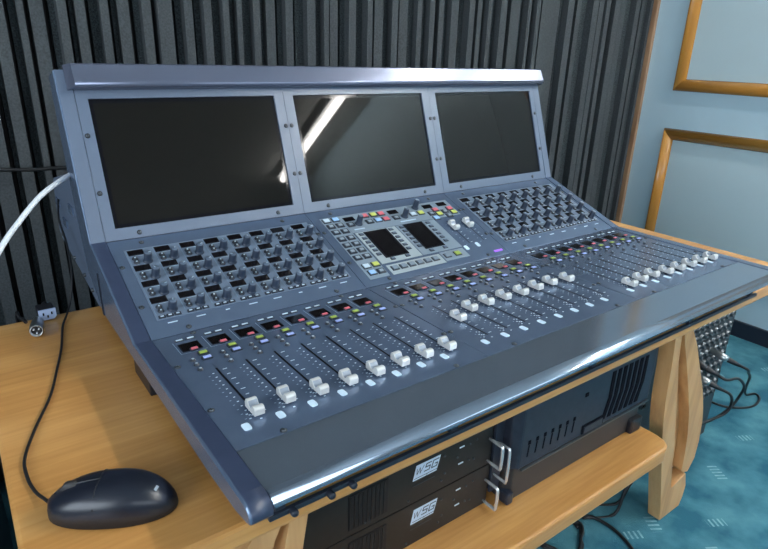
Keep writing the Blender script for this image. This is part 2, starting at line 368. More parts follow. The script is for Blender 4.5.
def leg(sign, cx):
    P = lambda pts: [(cx+sign*(px-.55), pz) for px, pz in pts]
    L = MB()
    fs = L.poly_prism([(x, .02, z) for x, z in P(stile)], (0, .034, 0), 'pine_leg'); L.bevel(fs, .003)
    L.poly_prism([(x, .046, z) for x, z in P(web)], (0, .016, 0), 'pine_leg')
    rim = [(1.060, -.0855), (1.089, -.1487), (1.1306, -.1979), (1.1724, -.2655), (1.2235, -.3488), (1.2545, -.4123), (1.2718, -.461), (1.2845, -.5226), (1.2840, -.5796), (1.2620, -.6137), (1.235, -.605), (1.222, -.59), (1.215, -.53), (1.205, -.47), (1.182, -.405), (1.150, -.335), (1.110, -.255), (1.070, -.18), (1.042, -.12), (1.030, -.0855)]
    fs = L.poly_prism([(x, .0205, z) for x, z in P(rim)], (0, .033, 0), 'pine_leg'); L.bevel(fs, .003)
    fs = L.poly_prism([(x, .48, z) for x, z in P(stile)], (0, .034, 0), 'pine_leg')
    L.poly_prism([(x, .458, z) for x, z in P(web)], (0, .022, 0), 'pine_leg')
    xa, xb = sorted((cx+sign*(1.03-.55), cx+sign*(1.06-.55)))
    L.box(xa, xb, .0545, .479, -.15, -.0855, 'pine_y')
    xa, xb = sorted((cx+sign*(.96-.55), cx+sign*(1.10-.55)))
    L.box(xa, xb, .20, .457, -.45, -.4095, 'pine_y')
    build(L, 'leg_frame', T)
leg(1, .55); leg(-1, .590)

# ------------------------------------------------------------------ mixing console
K = empty('mixing_console', (.6, .25, -.057), 'blue-grey mixing desk with three dark screens and rows of faders, on the pine table', 'mixing desk')
XI, XO, XR, XE = .0253, 0.0, 1.1797, 1.205
PIT = .3848
T0 = PB+d3*.296; n3 = Vector((0, -math.sin(A3), math.cos(A3)))
n1 = FD.en
# rounded nose of the front edge, in (y, z)
def nose(inset=0):
    return [(-.072, .0004), (-.0785, -.0002), (-.0835, -.0020), (-.0868, -.0048), (-.0885, -.0080), (-.0882, -.0110), (-.0855, -.0135), (-.0800, -.0145), (-.0600, -.0165), (-.0500, -.0180)]
def cheek(x0, x1, top='paint_dark'):
    b = MB()
    pr = [(.02, -.031), (-.055, -.027), (-.080, -.0215), (-.0875, -.0190), (-.0905, -.0145), (-.0900, -.0090), (-.0870, -.0040), (-.0820, -.0005), (-.0760, .0012), (-.0650, .0016)]
    pr += [(PC.y-.001, PC.z+.0016), (PC.y+.001, PC.z+.0022)]
    q = PB+Vector((0, -.0006, .0016)); pr += [(q.y, q.z)]
    q = T0; pr += [(q.y-.001, q.z-.004), (q.y+.050, q.z-.016), (.655, .20), (.600, .02), (.512, -.031)]
    fs = b.poly_prism([(x0, y, z) for y, z in pr], (x1-x0, 0, 0), top)
    b.bm.normal_update()
    for f in b.bm.faces:
        c = f.calc_center_median()
        if abs(f.normal.x) > .9: f.material_index = b.mi('paint')
        elif c.y > PB.y and c.y < T0.y+.002: f.material_index = b.mi('paint_light')
    es = [e for e in b.bm.edges if all(abs(abs(v.co.x-(x0 if x0 < .5 else x1))) < 1e-6 for v in e.verts)]
    r = bmesh.ops.bevel(b.bm, geom=es, offset=.003, segments=3, profile=.5, affect='EDGES')
    for f in r['faces']: f.material_index = b.mi('paint')
    b.bm.normal_update()
    for f in b.bm.faces:
        if abs(f.normal.x) < .5 and f.calc_center_median().y < -.066 and f.calc_area() < .0006: f.smooth = True
    return build(b, 'side_cheek', K)
cheek(XO, XI-.0006); cheek(XR+.0006, XE, 'paint')
# body behind the panels
b = MB()
pr = [(.005, -.045), (-.040, -.0225), (-.048, -.006), (PC.y, PC.z-.006), (PB.y+.004, PB.z-.006), (T0.y+.003, T0.z-.008), (T0.y+.045, T0.z-.02), (.66, .20), (.62, 0), (.51, -.045)]
b.poly_prism([(XI, y, z) for y, z in pr], (XR-XI, 0, 0), 'paint_dark'); build(b, 'chassis', K)
b = MB(); pr = [(.605, .178), (.643, .191), (.880, .138), (.893, .130), (.918, .028), (.915, .012), (.89, 0), (.717, -.015), (.573, -.039), (.52, -.034), (.60, .03)]
fs = b.poly_prism([(.004, y, z) for y, z in pr], (XE-.008, 0, 0), 'paint_light'); b.bevel(fs, .003)
for (y, z) in ((.70, .11), (.80, .06), (.86, .09)): b.box(.001, .004, y-.02, y+.02, z-.008, z+.008, 'paint')
build(b, 'rear_housing', K)
b = MB(); b.box(-.0012, .0006, .500, .509, -.029, .045, 'key_dark'); build(b, 'side_groove', K)
# ribs and small bolts on the rear housing's left face
for (y, z) in ((.60, -.018), (.66, -.008), (.75, .0), (.86, .02)):
    mm = Matrix.Translation((.004, y, z)) @ Matrix.Rotation(-math.pi/2, 4, 'Y')
    b = MB(); b.lathe([(.004, 0), (.004, .003), (.003, .0045), (0, .0045)], 'screwm', 8); build(b, 'bolt', K, mm)
# feet and small fittings under the front
fm = MB(); fm.box(-.012, .012, -.04, .04, 0, .027, 'black', bev=.002); fm = fm.mesh('foot')
for (x, y) in ((.014, .29), (1.18, .29), (.06, .04), (1.14, .04)): inst(fm, 'foot', K, Matrix.Translation((x, y, -.057)))
b = MB(); b.box(.035, 1.172, -.056, -.050, -.0590, -.0520, 'key_dark', bev=.0015)
for x in (.05, .3, .6, .9, 1.15): b.box(x-.006, x+.006, -.0520, .012, -.0550, -.044, 'key_dark')
build(b, 'front_rail', K)
bmf = MB(); bmf.lathe([(.0035, 0), (.0045, .002), (.0045, .009), (.0035, .011), (0, .011)], 'key_dark', 12); bmf = bmf.mesh('rail_knob')
for x in (.062, .108, .137): inst(bmf, 'rail_knob', K, Matrix.Translation((x, -.053, -.0555)) @ Matrix.Rotation(math.pi/2, 4, 'X'))
# armrest with the rounded front edge
b = MB(); pr = [(-.0012, -.0045), (-.0012, .0004)] + nose() + [(-.0495, -.0045)]
fs = b.poly_prism([(XI+.0004, y, z) for y, z in pr], (XR-XI-.0008, 0, 0), 'armrest')
for f in fs[4:11]: f.smooth = True
arm = build(b, 'armrest', K)
# hood over the screens
b = MB(); sh_ = [(.2575, .001), (.2575, .0155), (.2590, .0195), (.2620, .0215), (.2655, .0216), (.2955, .0165), (.2985, .0140), (.2985, -.012), (.2575, -.002)]
x0, x1 = .016, 1.214; nS = len(sh_)
def hoodp(x, t, n): return FB.p(x, t, n)
r0 = [b.bm.verts.new(FB.p(x0-(.0 if n < .004 else .0), t, min(n, .003))) for t, n in sh_]
r1 = [b.bm.verts.new(FB.p(x0+.010, t, n)) for t, n in sh_]
r2 = [b.bm.verts.new(FB.p(x1-.010, t, n)) for t, n in sh_]
r3 = [b.bm.verts.new(FB.p(x1, t, min(n, .003))) for t, n in sh_]
k = b.mi('hood')
for ra, rb in ((r0, r1), (r1, r2), (r2, r3)):
    for i in range(nS):
        f = b.bm.faces.new((ra[i], rb[i], rb[(i+1) % nS], ra[(i+1) % nS])); f.material_index = k; f.smooth = 0 < i < 4 and ra is r1
b.bm.faces.new(r0[::-1]).material_index = k; b.bm.faces.new(r3).material_index = k
build(b, 'hood', K)

# shared small meshes (local x, t, n)
def mk(fn): mb = MB(); fn(mb); return mb.mesh('m')
ME = {}
ME['screw'] = mk(lambda m: (m.lathe([(.0042, 0), (.0042, .0006), (0, .0006)], 'screwd', 12), m.lathe([(.0030, .0006), (.0028, .0014), (.0019, .0018), (0, .0018)], 'screwm', 10), m.box(-.0005, .0005, -.0020, .0020, .0018, .0019, 'screwd')))
ME['knob'] = mk(lambda m: (m.lathe([(.0082, .0), (.0082, .0015), (.0070, .0022), (.0068, .006), (.0064, .0175), (.0057, .0188), (0, .0188)], 'knob', 14, Matrix.Identity(4), 'knobtop'), m.box(-.0005, .0005, .001, .0052, .0188, .0190, 'print')))
ME['bigknob'] = mk(lambda m: (m.lathe([(.0085, .0), (.0085, .0018), (.0066, .0026), (.0064, .007), (.006, .0205), (.0053, .022), (0, .022)], 'knob', 16, Matrix.Identity(4), 'knobtop'), m.box(-.0005, .0005, .001, .005, .0218, .0222, 'print')))
def key(w_, h_, z_, m1, rim='key_dark', top=.0014):
    def f(m):
        m.box(-w_/2, w_/2, -h_/2, h_/2, 0, z_*.5, rim)
        k = .78; m.box(-w_/2*k, w_/2*k, -h_/2*.7, h_/2*.7, z_*.5, z_, m1, bev=min(w_, h_)*.12)
    return mk(f)
ME['rot_btn'] = mk(lambda m: (m.lathe([(.0050, 0), (.0050, .0012), (.0041, .0014), (.0038, .003), (0, .0034)], 'key_dark', 12), m.lathe([(.0016, .0032), (.0014, .0038), (0, .0039)], 'key_white', 8)))
ME['bot_btn'] = mk(lambda m: (m.box(-.0052, .0052, -.0030, .0030, 0, .0018, 'key_dark', bev=.0005), m.box(-.0024, .0024, -.001, .001, .0018, .0024, 'key_white')))
ME['dash'] = mk(lambda m: (m.box(-.0062, .0062, -.0026, .0026, 0, .0012, 'key_dark'), m.box(-.0048, .0048, -.0014, .0014, .0012, .0022, 'key_white', bev=.0003)))
ME['red'] = key(.0120, .0072, .0036, 'key_red')
ME['green'] = key(.0142, .0098, .0036, 'key_green')
ME['blue'] = key(.0142, .0088, .0036, 'key_blue')
ME['round'] = mk(lambda m: (m.lathe([(.0040, 0), (.0040, .001), (.0030, .0012), (.0028, .0028), (0, .0030)], 'key_dark', 12), m.lathe([(.0020, .0029), (.0018, .0035), (0, .0036)], 'key_grey', 8)))
ME['pad'] = mk(lambda m: m.poly_prism([(sx_*.0048*math.copysign(abs(math.cos(a_))**.5, math.cos(a_)), .0072*math.copysign(abs(math.sin(a_))**.5, math.sin(a_)), 0) for sx_ in (1,) for a_ in [math.pi*q_/10 for q_ in range(20)]], (0, 0, .0009), 'pad'))
ME['rdisp'] = mk(lambda m: (m.box(-.0128, .0128, -.0068, .0068, 0, .0008, 'slot'), m.box(-.0118, .0118, -.0056, .0056, .0008, .0011, 'display')))
ME['sdisp'] = mk(lambda m: (m.box(-.0145, .0145, -.0125, .0125, 0, .0008, 'slot'), m.box(-.0135, .0135, -.0112, .0112, .0008, .0011, 'display')))
def capf(m):
    pr = [(-.0135, .0025), (-.0140, .0105), (-.0125, .0130), (-.0095, .0138), (-.0060, .0128), (-.0035, .0088), (0, .0072), (.0035, .0088), (.0060, .0128), (.0095, .0138), (.0125, .0130), (.0140, .0105), (.0135, .0025)]
    fs = m.poly_prism([(-.0066, t, n) for t, n in pr], (.0132, 0, 0), 'cap')
    for f in fs[2:]:
        if abs(f.calc_center_median().y) < .0055 and f.calc_center_median().z > .003: f.material_index = m.mi('cap_mid')
    m.bm.normal_update()
    es = [e for e in m.bm.edges if abs(e.verts[0].co.x-e.verts[1].co.x) < 1e-7 and min(v.co.z for v in e.verts) > .004]
    bmesh.ops.bevel(m.bm, geom=es, offset=.0009, segments=2, profile=.5, affect='EDGES')
    m.box(-.0012, .0012, -.004, .004, .0003, .003, 'slot')
ME['cap'] = mk(capf)
for k_, c_ in (('k_dark', 'key_dark'), ('k_grey', 'key_grey'), ('k_white', 'key_white'), ('k_lime', 'key_lime'), ('k_red', 'key_red'), ('k_cyan', 'key_cyan'), ('k_green', 'key_green')):
    ME[k_] = mk(lambda m, c_=c_: (m.box(-.0086, .0086, -.0072, .0072, 0, .0014, 'key_dark', bev=.0005), m.box(*((-.0044, .0044, -.0034, .0034) if c_ == 'key_grey' else (-.0066, .0066, -.0052, .0052)), .0014, .0032, c_, bev=.0006)))
ME['k_soft'] = mk(lambda m: (m.box(-.0056, .0056, -.0040, .0040, 0, .0012, 'key_dark', bev=.0008), m.box(-.0040, .0040, -.0026, .0026, .0012, .0022, 'knobtop', bev=.0005)))
ME['k_fn'] = mk(lambda m: (m.box(-.0082, .0082, -.0068, .0068, 0, .0013, 'key_dark', bev=.0006), m.box(-.0058, .0058, -.0046, .0046, .0013, .0030, 'inlay', bev=.0006)))

def put(me, name, parent, fr, x, t, n=.0002, rot=0, lab=None):
    mw = fr.mtx(x, t, n)
    if rot: mw = mw @ Matrix.Rotation(rot, 4, 'Z')
    o = inst(ME[me], name, parent, mw)
    if lab: o['label'] = lab
    return o

# ---- fader panels
caps = [[.058, .0615, .055, .0535, .053, .0545, .0542, .0532],
        [.1174, .1357, .139, .1385, .136, .138, .140, .134],
        [.050, .0545, .0555, .050, .048, .047, .0465, .045]]
for i in range(3):
    xa, xb = XI+PIT*i+.0004, XI+PIT*(i+1)-.0004
    b = MB(); b.box(xa, xb, .0008, L1-.0008, -.004, 0, 'paint', FD, bev=.0007)
    for s in range(8):
        sx = .0741+.0432*s+PIT*i
        b.quad(sx-.0014, sx+.0014, .050, .182, .0004, 'slot', FD)
        for q in range(11):
            t = .170-.0115*q
            b.quad(sx-.0166, sx-.0142, t-.006, t-.0046, .0003, 'print_dim', FD)
            b.quad(sx-.0096, sx-.0070, t-.0010, t+.0008, .0003, 'print', FD)
        for q in range(9):
            t = .174-.0149*q; wd = .0062 if q % 2 == 0 else .0045
            b.quad(sx+.0062, sx+.0062+wd, t-.0008, t+.0006, .0003, 'print', FD)
        for q, (ax, at) in enumerate(((-.012, .058), (-.007, .053), (-.012, .0475), (-.006, .064), (-.0015, .041))):
            b.quad(sx+ax, sx+ax+.0028, at-.0010, at+.0010, .0003, 'print', FD)
        # line round the display block
        b.quad(sx-.0265, sx+.0120, .2435, .2442, .0003, 'print_dim', FD); b.quad(sx-.0265, sx-.0256, .2442, .284, .0003, 'print_dim', FD)
    P = build(b, 'fader_panel', K)
    for s in range(8):
        sx = .0741+.0432*s+PIT*i
        put('dash', 'select_button', P, FD, sx-.0152, .2868); put('dash', 'select_button', P, FD, sx+.0012, .2868)
        put('sdisp', 'channel_display', P, FD, sx-.0075, .2615)
        put('red', 'red_key', P, FD, sx-.0062, .2475, .0012); put('green', 'green_key', P, FD, sx+.0006, .2318); put('blue', 'blue_key', P, FD, sx+.0003, .2150)
        for rx, rt in ((-.0188, .2185), (-.0188, .2040), (-.0190, .1886)): put('round', 'round_button', P, FD, sx+rx, rt)
        put('cap', 'fader_cap', P, FD, sx, caps[i][s], lab=None)
        put('pad', 'light_pad', P, FD, sx-.0213, .0345)
    o0 = PIT*i
    for (x, t) in ((.0322, .212), (.0318, .089), (.0847, .0050), (.3510, .0050), (.0850, .3020), (.3500, .3020), (.4035, .2135), (.4030, .0895)): put('screw', 'screw', P, FD, x+o0, t)

# ---- rotary knob panels (left and right)
for i in (0, 2):
    o0 = PIT*i; xa, xb = XI+o0+.0004, XI+PIT*(i+1)-.0004
    b = MB(); b.box(xa, xb, .0008, L2-.0008, -.004, 0, 'paint', FC, bev=.0007)
    b.box(.0455+o0, .3985+o0, .0370, .2165, 0, .0006, 'inlay0', FC)
    for c in range(8):
        cx = .0625+.0443*c+o0
        wl = .0075 if c not in (2, 5) else .0035
        b.quad(cx+.0035-wl, cx+.0035+wl, .0268, .0290, .0003, 'print', FC)
        for r in range(4):
            tt = .0830+.0415*r
            b.quad(cx-.0150, cx-.0142, tt-.034, tt+.006, .0008, 'print_dim', FC); b.quad(cx-.0030, cx+.0200, tt-.0105, tt-.0098, .0008, 'print', FC)
    P = build(b, 'knob_panel', K)
    for c in range(8):
        cx = .0625+.0443*c+o0
        for r in range(4):
            tr = .0554+.0415*r
            put('rdisp', 'rotary_display', P, FC, cx+(0 if r == 3 else -.001), tr+.0263, .0006)
            put('rot_btn', 'push_button', P, FC, cx-.0056, tr+.0100, .0006); put('rot_btn', 'push_button', P, FC, cx-.0056, tr+.0003, .0006)
            put('knob', 'rotary_knob', P, FC, cx+.0123, tr, .0006, rot=random.uniform(-1.5, 1.5))
        for q in range(3): put('bot_btn', 'push_button', P, FC, cx-.0078+.0120*q, .0425, .0006)
    for (x, t) in ((.0847, .0106), (.3510, .0106), (.0331, .0728), (.0320, .1735), (.0795, .2327), (.3520, .2327), (.4025, .0745), (.4025, .1735)): put('screw', 'screw', P, FC, x+o0, t)

# ---- master panel (centre)
o0 = PIT; xa, xb = XI+o0+.0004, XI+PIT*2-.0004
b = MB(); b.box(xa, xb, .0008, L2-.0008, -.004, 0, 'paint', FC, bev=.0007)
b.box(.4300, .4760, .0180, .2190, 0, .0006, 'inlay', FC)
b.box(.4764, .7780, .1580, .2190, 0, .0006, 'inlay', FC)
b.box(.4800, .5830, .0520, .1565, 0, .0008, 'inlay2', FC)
b.box(.5850, .6940, .0520, .1565, 0, .0006, 'inlay', FC)
b.box(.4840, .6210, .0170, .0455, 0, .0009, 'inlay2', FC)
b.box(.6240, .6900, .0200, .0480, 0, .0009, 'inlay', FC)
b.box(.4990, .5580, .0660, .1540, .0008, .0016, 'slot', FC); b.box(.6035, .6570, .0675, .1560, .0006, .0014, 'slot', FC)
for sx in (.7215, .7650):
    b.quad(sx-.001, sx+.001, .058, .142, .0004, 'slot', FC)
    for q in range(7): b.quad(sx+.006, sx+.0105, .135-.0125*q, .1362-.0125*q, .0003, 'print', FC); b.quad(sx-.0125, sx-.009, .130-.0125*q, .1312-.0125*q, .0003, 'print_dim', FC)
b.quad(.486, .512, .1655, .1690, .0008, 'print', FC); b.quad(.607, .650, .1655, .1690, .0008, 'print', FC)
b.box(.760, .784, .0135, .0185, 0, .0016, 'glint', FC)  # painted purple glint
P = build(b, 'master_panel', K)
for x0_, x1_, t0_, t1_ in ((.5040, .5530, .0690, .1515), (.6070, .6535, .0707, .1530)):
    s_ = MB(); s_.box(x0_, x1_, t0_, t1_, .0015, .0019, 'display', FC); build(s_, 'small_screen', P)
for r, t in enumerate((.2085, .1885, .1677, .1448, .1238, .1034, .0828)):
    put('k_white' if r == 0 else 'k_grey', 'control_button', P, FC, .4413, t, .0006); put('k_cyan' if r == 0 else 'k_grey', 'control_button', P, FC, .4632, t, .0006)
for kk, x, t in (('k_white', .4437, .0549), ('k_lime', .4658, .0552), ('k_cyan', .4449, .0350), ('k_grey', .4656, .0345),
                 ('k_grey', .4874, .1847), ('k_grey', .5354, .1847), ('k_red', .5354, .2063), ('k_lime', .5575, .2055), ('k_red', .5778, .2050), ('k_cyan', .5580, .1850), ('k_red', .5785, .1845),
                 ('k_grey', .6060, .1835), ('k_white', .6544, .1850), ('k_lime', .6775, .1855),
                 ('k_red', .7222, .1880), ('k_lime', .7229, .1710), ('k_red', .7637, .1850), ('k_lime', .7657, .1690), ('k_grey', .7030, .1770), ('k_grey', .7440, .1770), ('k_cyan', .7040, .1585), ('k_grey', .7450, .1600)):
    put(kk, 'control_button', P, FC, x, t, .0006)
for x, t in ((.4940, .2040), (.6100, .2045), (.7100, .2040), (.7537, .2050)): put('rdisp', 'rotary_display', P, FC, x, t, .0006)
for x, t in ((.5066, .1840), (.6290, .1830), (.6757, .2065)): put('bigknob', 'rotary_knob', P, FC, x, t, .0006, rot=.4)
for c, (xl, xr) in enumerate(((.4910, .5665), (.5960, .6695))):
    for r in range(6): put('k_soft', 'soft_button', P, FC, xl, .1485-.0135*r, .0008); put('k_soft', 'soft_button', P, FC, xr, .1480-.0135*r, .0008)
    put('k_soft', 'soft_button', P, FC, .5120+.102*c, .0605, .0008); put('k_soft', 'soft_button', P, FC, .5495+.102*c, .0605, .0008)
for q in range(6): put('k_fn', 'function_button', P, FC, .4985+.0209*q, .0335, .0009)
put('k_fn', 'function_button', P, FC, .6366, .0345, .0009); put('k_green', 'function_button', P, FC, .6650, .0345, .0009)
put('cap', 'fader_cap', P, FC, .7215, .1180); put('cap', 'fader_cap', P, FC, .7650, .1180)
put('pad', 'light_pad', P, FC, .7015, .0455); put('pad', 'light_pad', P, FC, .7370, .0480)
for (x, t) in ((.4695, .0106), (.7360, .0106), (.4170, .0745), (.4170, .1735), (.4645, .2327), (.7370, .2327), (.7890, .0759), (.7890, .1731), (.0795+PIT*2, .0106)):
    if x < xb: put('screw', 'screw', P, FC, x, t)

# ---- screens
for i in range(3):
    o0 = PIT*i if i < 2 else PIT*2
    s0 = .0444+.3874*i; s1 = s0+.345
    xa, xb = XI+PIT*i+.0004, XI+PIT*(i+1)-.0004
    if i == 2: xb = XR
    xa = [XI, .4105, .7985][i]+.0003; xb = [.4105, .7985, XR+.0005][i]-.0003
    b = MB()
    def slab(x0, x1, t0, t1): b.box(x0, x1, t0, t1, -.008, 0, 'paint_light', FB)
    slab(xa, xb, .0008, .0208); slab(xa, xb, .2433, .262); slab(xa, s0, .0208, .2433); slab(s1, xb, .0208, .2433)
    bmesh.ops.remove_doubles(b.bm, verts=b.bm.verts, dist=1e-5)
    P = build(b, 'screen_bezel', K)
    s_ = MB(); s_.box(s0, s1, .0208, .2433, -.0055, -.0035, 'screen_edge', FB); s_.box(s0+.007, s1-.007, .0278, .2363, -.0035, -.0032, 'screen', FB)
    build(s_, 'screen', P)
    for x, t in ((s0+.0380, .0095), (s1-.0375, .0095), (xa+.0065, .1815), (xa+.0065, .0835), (xb-.0060, .1815), (xb-.0060, .0835)):
        if x < XR: put('screw', 'screw', P, FB, x, t)

# ------------------------------------------------------------------ mouse and its cord
Mo = empty('computer_mouse', (-.088, .045, -.057), 'black wired computer mouse lying on the pine tabletop', 'mouse')
def mouse():
    # front (buttons, cord) at (-.147,.098), rear at (-.030,.025)
    a = Vector((-.147, .087, 0)); c = Vector((-.035, .021, 0)); ax = (c-a).normalized(); sd = Vector((-ax.y, ax.x, 0)); Lm = (c-a).length
    U, V = 22, 18
    def shp(u):
        e = 2.15 if u > .5 else 2.4
        return .0310*max(0, 1-abs(2*u-1)**e)**(1/e), .0385*max(0.0, 1-(abs(u-.56)/(.62 if u < .56 else .445))**2.2)**.62
    grid = []; b = MB()
    for i in range(U+1):
        u = .5-.5*math.cos(math.pi*i/U)
        w_, h_ = shp(u)
        row = []
        for j in range(V+1):
            th = math.pi*j/V; cc, ss = -math.cos(th), math.sin(th)
            x_ = w_*math.copysign(abs(cc)**.75, cc); z_ = h_*ss**.62 if ss > 1e-6 else 0
            row.append(b.bm.verts.new(a+ax*(u*Lm)+sd*x_+Vector((0, 0, -.0565+.001+z_))))
        grid.append(row)
    k0, k1 = b.mi('mouse'), b.mi('mouse2')
    for i in range(U):
        for j in range(V):
            f = b.bm.faces.new((grid[i][j], grid[i+1][j], grid[i+1][j+1], grid[i][j+1])); f.smooth = True
            z = f.calc_center_median().z; f.material_index = k1 if z < -.043 else k0
    for row_ in (0,): pass
    f = b.bm.faces.new([grid[i][0] for i in range(U+1)] + [grid[i][V] for i in range(U-1, 0, -1)]); f.material_index = k1
    bmesh.ops.remove_doubles(b.bm, verts=b.bm.verts, dist=.0002)
    build(b, 'body', Mo)
    def surf(u, s):      # a point on the shell, s across
        w_, h_ = shp(u)
        c_ = min(.999, abs(s)/w_)**(1/.75); ss = math.sqrt(1-c_*c_)
        return a+ax*(u*Lm)+sd*s+Vector((0, 0, -.0555+h_*ss**.62))
    b = MB(); b.tube([surf(u, 0)+Vector((0, 0, .0004)) for u in (.06, .12, .2, .3, .42)], .0009, 'black', 6, 3); b.tube([surf(.42, s)+Vector((0, 0, .0002)) for s in (-.029, -.02, -.01, 0, .01, .02, .029)], .0006, 'black', 6, 3); build(b, 'button_seam', Mo)
    b = MB(); p = surf(.19, 0); R_ = Matrix.Translation(p+Vector((0, 0, -.0045))) @ Matrix.Rotation(math.atan2(sd.y, sd.x), 4, 'Z') @ Matrix.Rotation(math.pi/2, 4, 'Y') @ Matrix.Translation((0, 0, -.0035))
    b.lathe([(0, 0), (.0085, 0), (.0095, .001), (.0095, .006), (.0085, .007), (0, .007)], 'case2', 20, R_); build(b, 'scroll_wheel', Mo)
    q = surf(.90, .004); b = MB(); b.box(-.0035, .0035, -.0015, .0015, 0, .0003, 'key_grey'); o = build(b, 'emblem', Mo, Matrix.Translation(surf(.86, -.006)+Vector((0, 0, .0002))) @ (surf(.90, -.006)-surf(.82, -.006)).cross(surf(.86, .0)-surf(.86, -.012)).to_track_quat('-Z' if (surf(.90, -.006)-surf(.82, -.006)).cross(surf(.86, .0)-surf(.86, -.012)).z < 0 else 'Z', 'Y').to_matrix().to_4x4())
    b = MB(); b.tube([a+ax*.004+Vector((0, 0, -.050)), (-.150, .104, -.0515), (-.156, .125, -.0545), (-.160, .155, -.0548), (-.158, .195, -.0548), (-.140, .252, -.0548), (-.112, .325, -.0548), (-.092, .400, -.0548), (-.075, .470, -.0548), (-.060, .551, -.0548), (-.046, .590, -.050), (-.034, .615, -.035), (-.022, .640, .005), (-.014, .70, .045), (-.010, .78, .075), (.002, .84, .10)], .0019, 'cable', 8, 5)
    build(b, 'cord', Mo)
mouse()

# ------------------------------------------------------------------ cables and plugs at the left
b = MB(); b.tube([(.020, .66, .190), (-.003, .63, .187), (-.028, .60, .181), (-.057, .57, .169), (-.092, .54, .142), (-.128, .50, .111), (-.20, .42, .03), (-.30, .30, -.08), (-.42, .15, -.16), (-.60, .0, -.30), (-.90, -.1, -.55), (-1.1, -.1, -.718), (-1.3, -.1, -.7222)], .0042, 'wcable', 12, 5)
tag(build(b, 'white_cable'), 'thick white cable curving away from the back of the mixing desk', 'cable')
b = MB(); b.tube([(-.6, 1.04, .19), (-.078, 1.035, .135), (.041, 1.035, .129), (.30, 1.035, .118), (.6, 1.04, .10)], .0045, 'cable', 8, 5)
tag(build(b, 'black_cable'), 'thin black cable running level across the acoustic foam', 'cable')
# mains connector: grey face towards the camera
e_ = empty('mains_connector', (-.072, .60, -.057), 'pale grey-faced mains socket plug at the back of the tabletop', 'connector')
mw = Matrix.Translation((-.076, .603, -.0435)) @ Matrix.Rotation(.05, 4, 'Z')
b = MB(); pr = [(-.0135, -.006), (-.009, -.0105), (.009, -.0105), (.0135, -.006), (.0135, .0085), (-.0135, .0085)]
fs = b.poly_prism([(x, -.012, z) for x, z in pr], (0, .004, 0), 'iec'); 
b2 = build(b, 'socket_face', e_, mw)
b = MB()
for (x, z) in ((-.0065, .001), (0, -.0042), (.0065, .001)): b.box(x-.0012, x+.0012, -.0126, -.0119, z-.0025, z+.0025, 'slot')
build(b, 'contact_slots', b2, mw)
b = MB(); fs = b.poly_prism([(x*.98, -.008, z*.98) for x, z in pr], (0, .030, 0), 'black'); b.bevel(fs, .002); b.tube([(0, .022, 0), (.004, .045, -.002), (.012, .07, -.03), (.014, .075, -.2), (.012, .08, -.62)], .0035, 'cable', 8, 4); build(b, 'plug_body', e_, mw)
# XLR connector
e_ = empty('microphone_connector', (-.098, .545, -.057), 'silver round microphone plug lying beside the grey mains socket plug', 'connector')
mw = Matrix.Translation((-.099, .540, -.0445)) @ Vector((-.15, -1, .12)).to_track_quat('Z', 'Y').to_matrix().to_4x4()
b = MB(); b.lathe([(0, -.05), (.006, -.05), (.0085, -.045), (.0098, -.03), (.0105, -.012), (.0112, -.012), (.0112, .006), (.0098, .008), (.0098, .0135), (.0085, .0135), (.0085, .006), (0, .006)], 'nickel', 22); sh_o = build(b, 'shell', e_, mw)
b = MB()
for a_ in (.5, 2.6, 4.7): b.lathe([(.0014, .0061), (.0014, .0125), (0, .013)], 'chrome', 8, Matrix.Translation((.0045*math.cos(a_), .0045*math.sin(a_), 0)))
b.lathe([(.0083, .0062), (0, .0063)], 'black', 18); build(b, 'pins', sh_o, mw)
b = MB(); b.tube([(-.0985, .536, -.0458)], .003, 'cable', 8, 0) if False else b.tube([(-.110, .589, -.0493), (-.112, .605, -.051), (-.115, .622, -.056), (-.12, .65, -.10), (-.12, .68, -.6)], .003, 'cable', 8, 4); build(b, 'lead', e_)

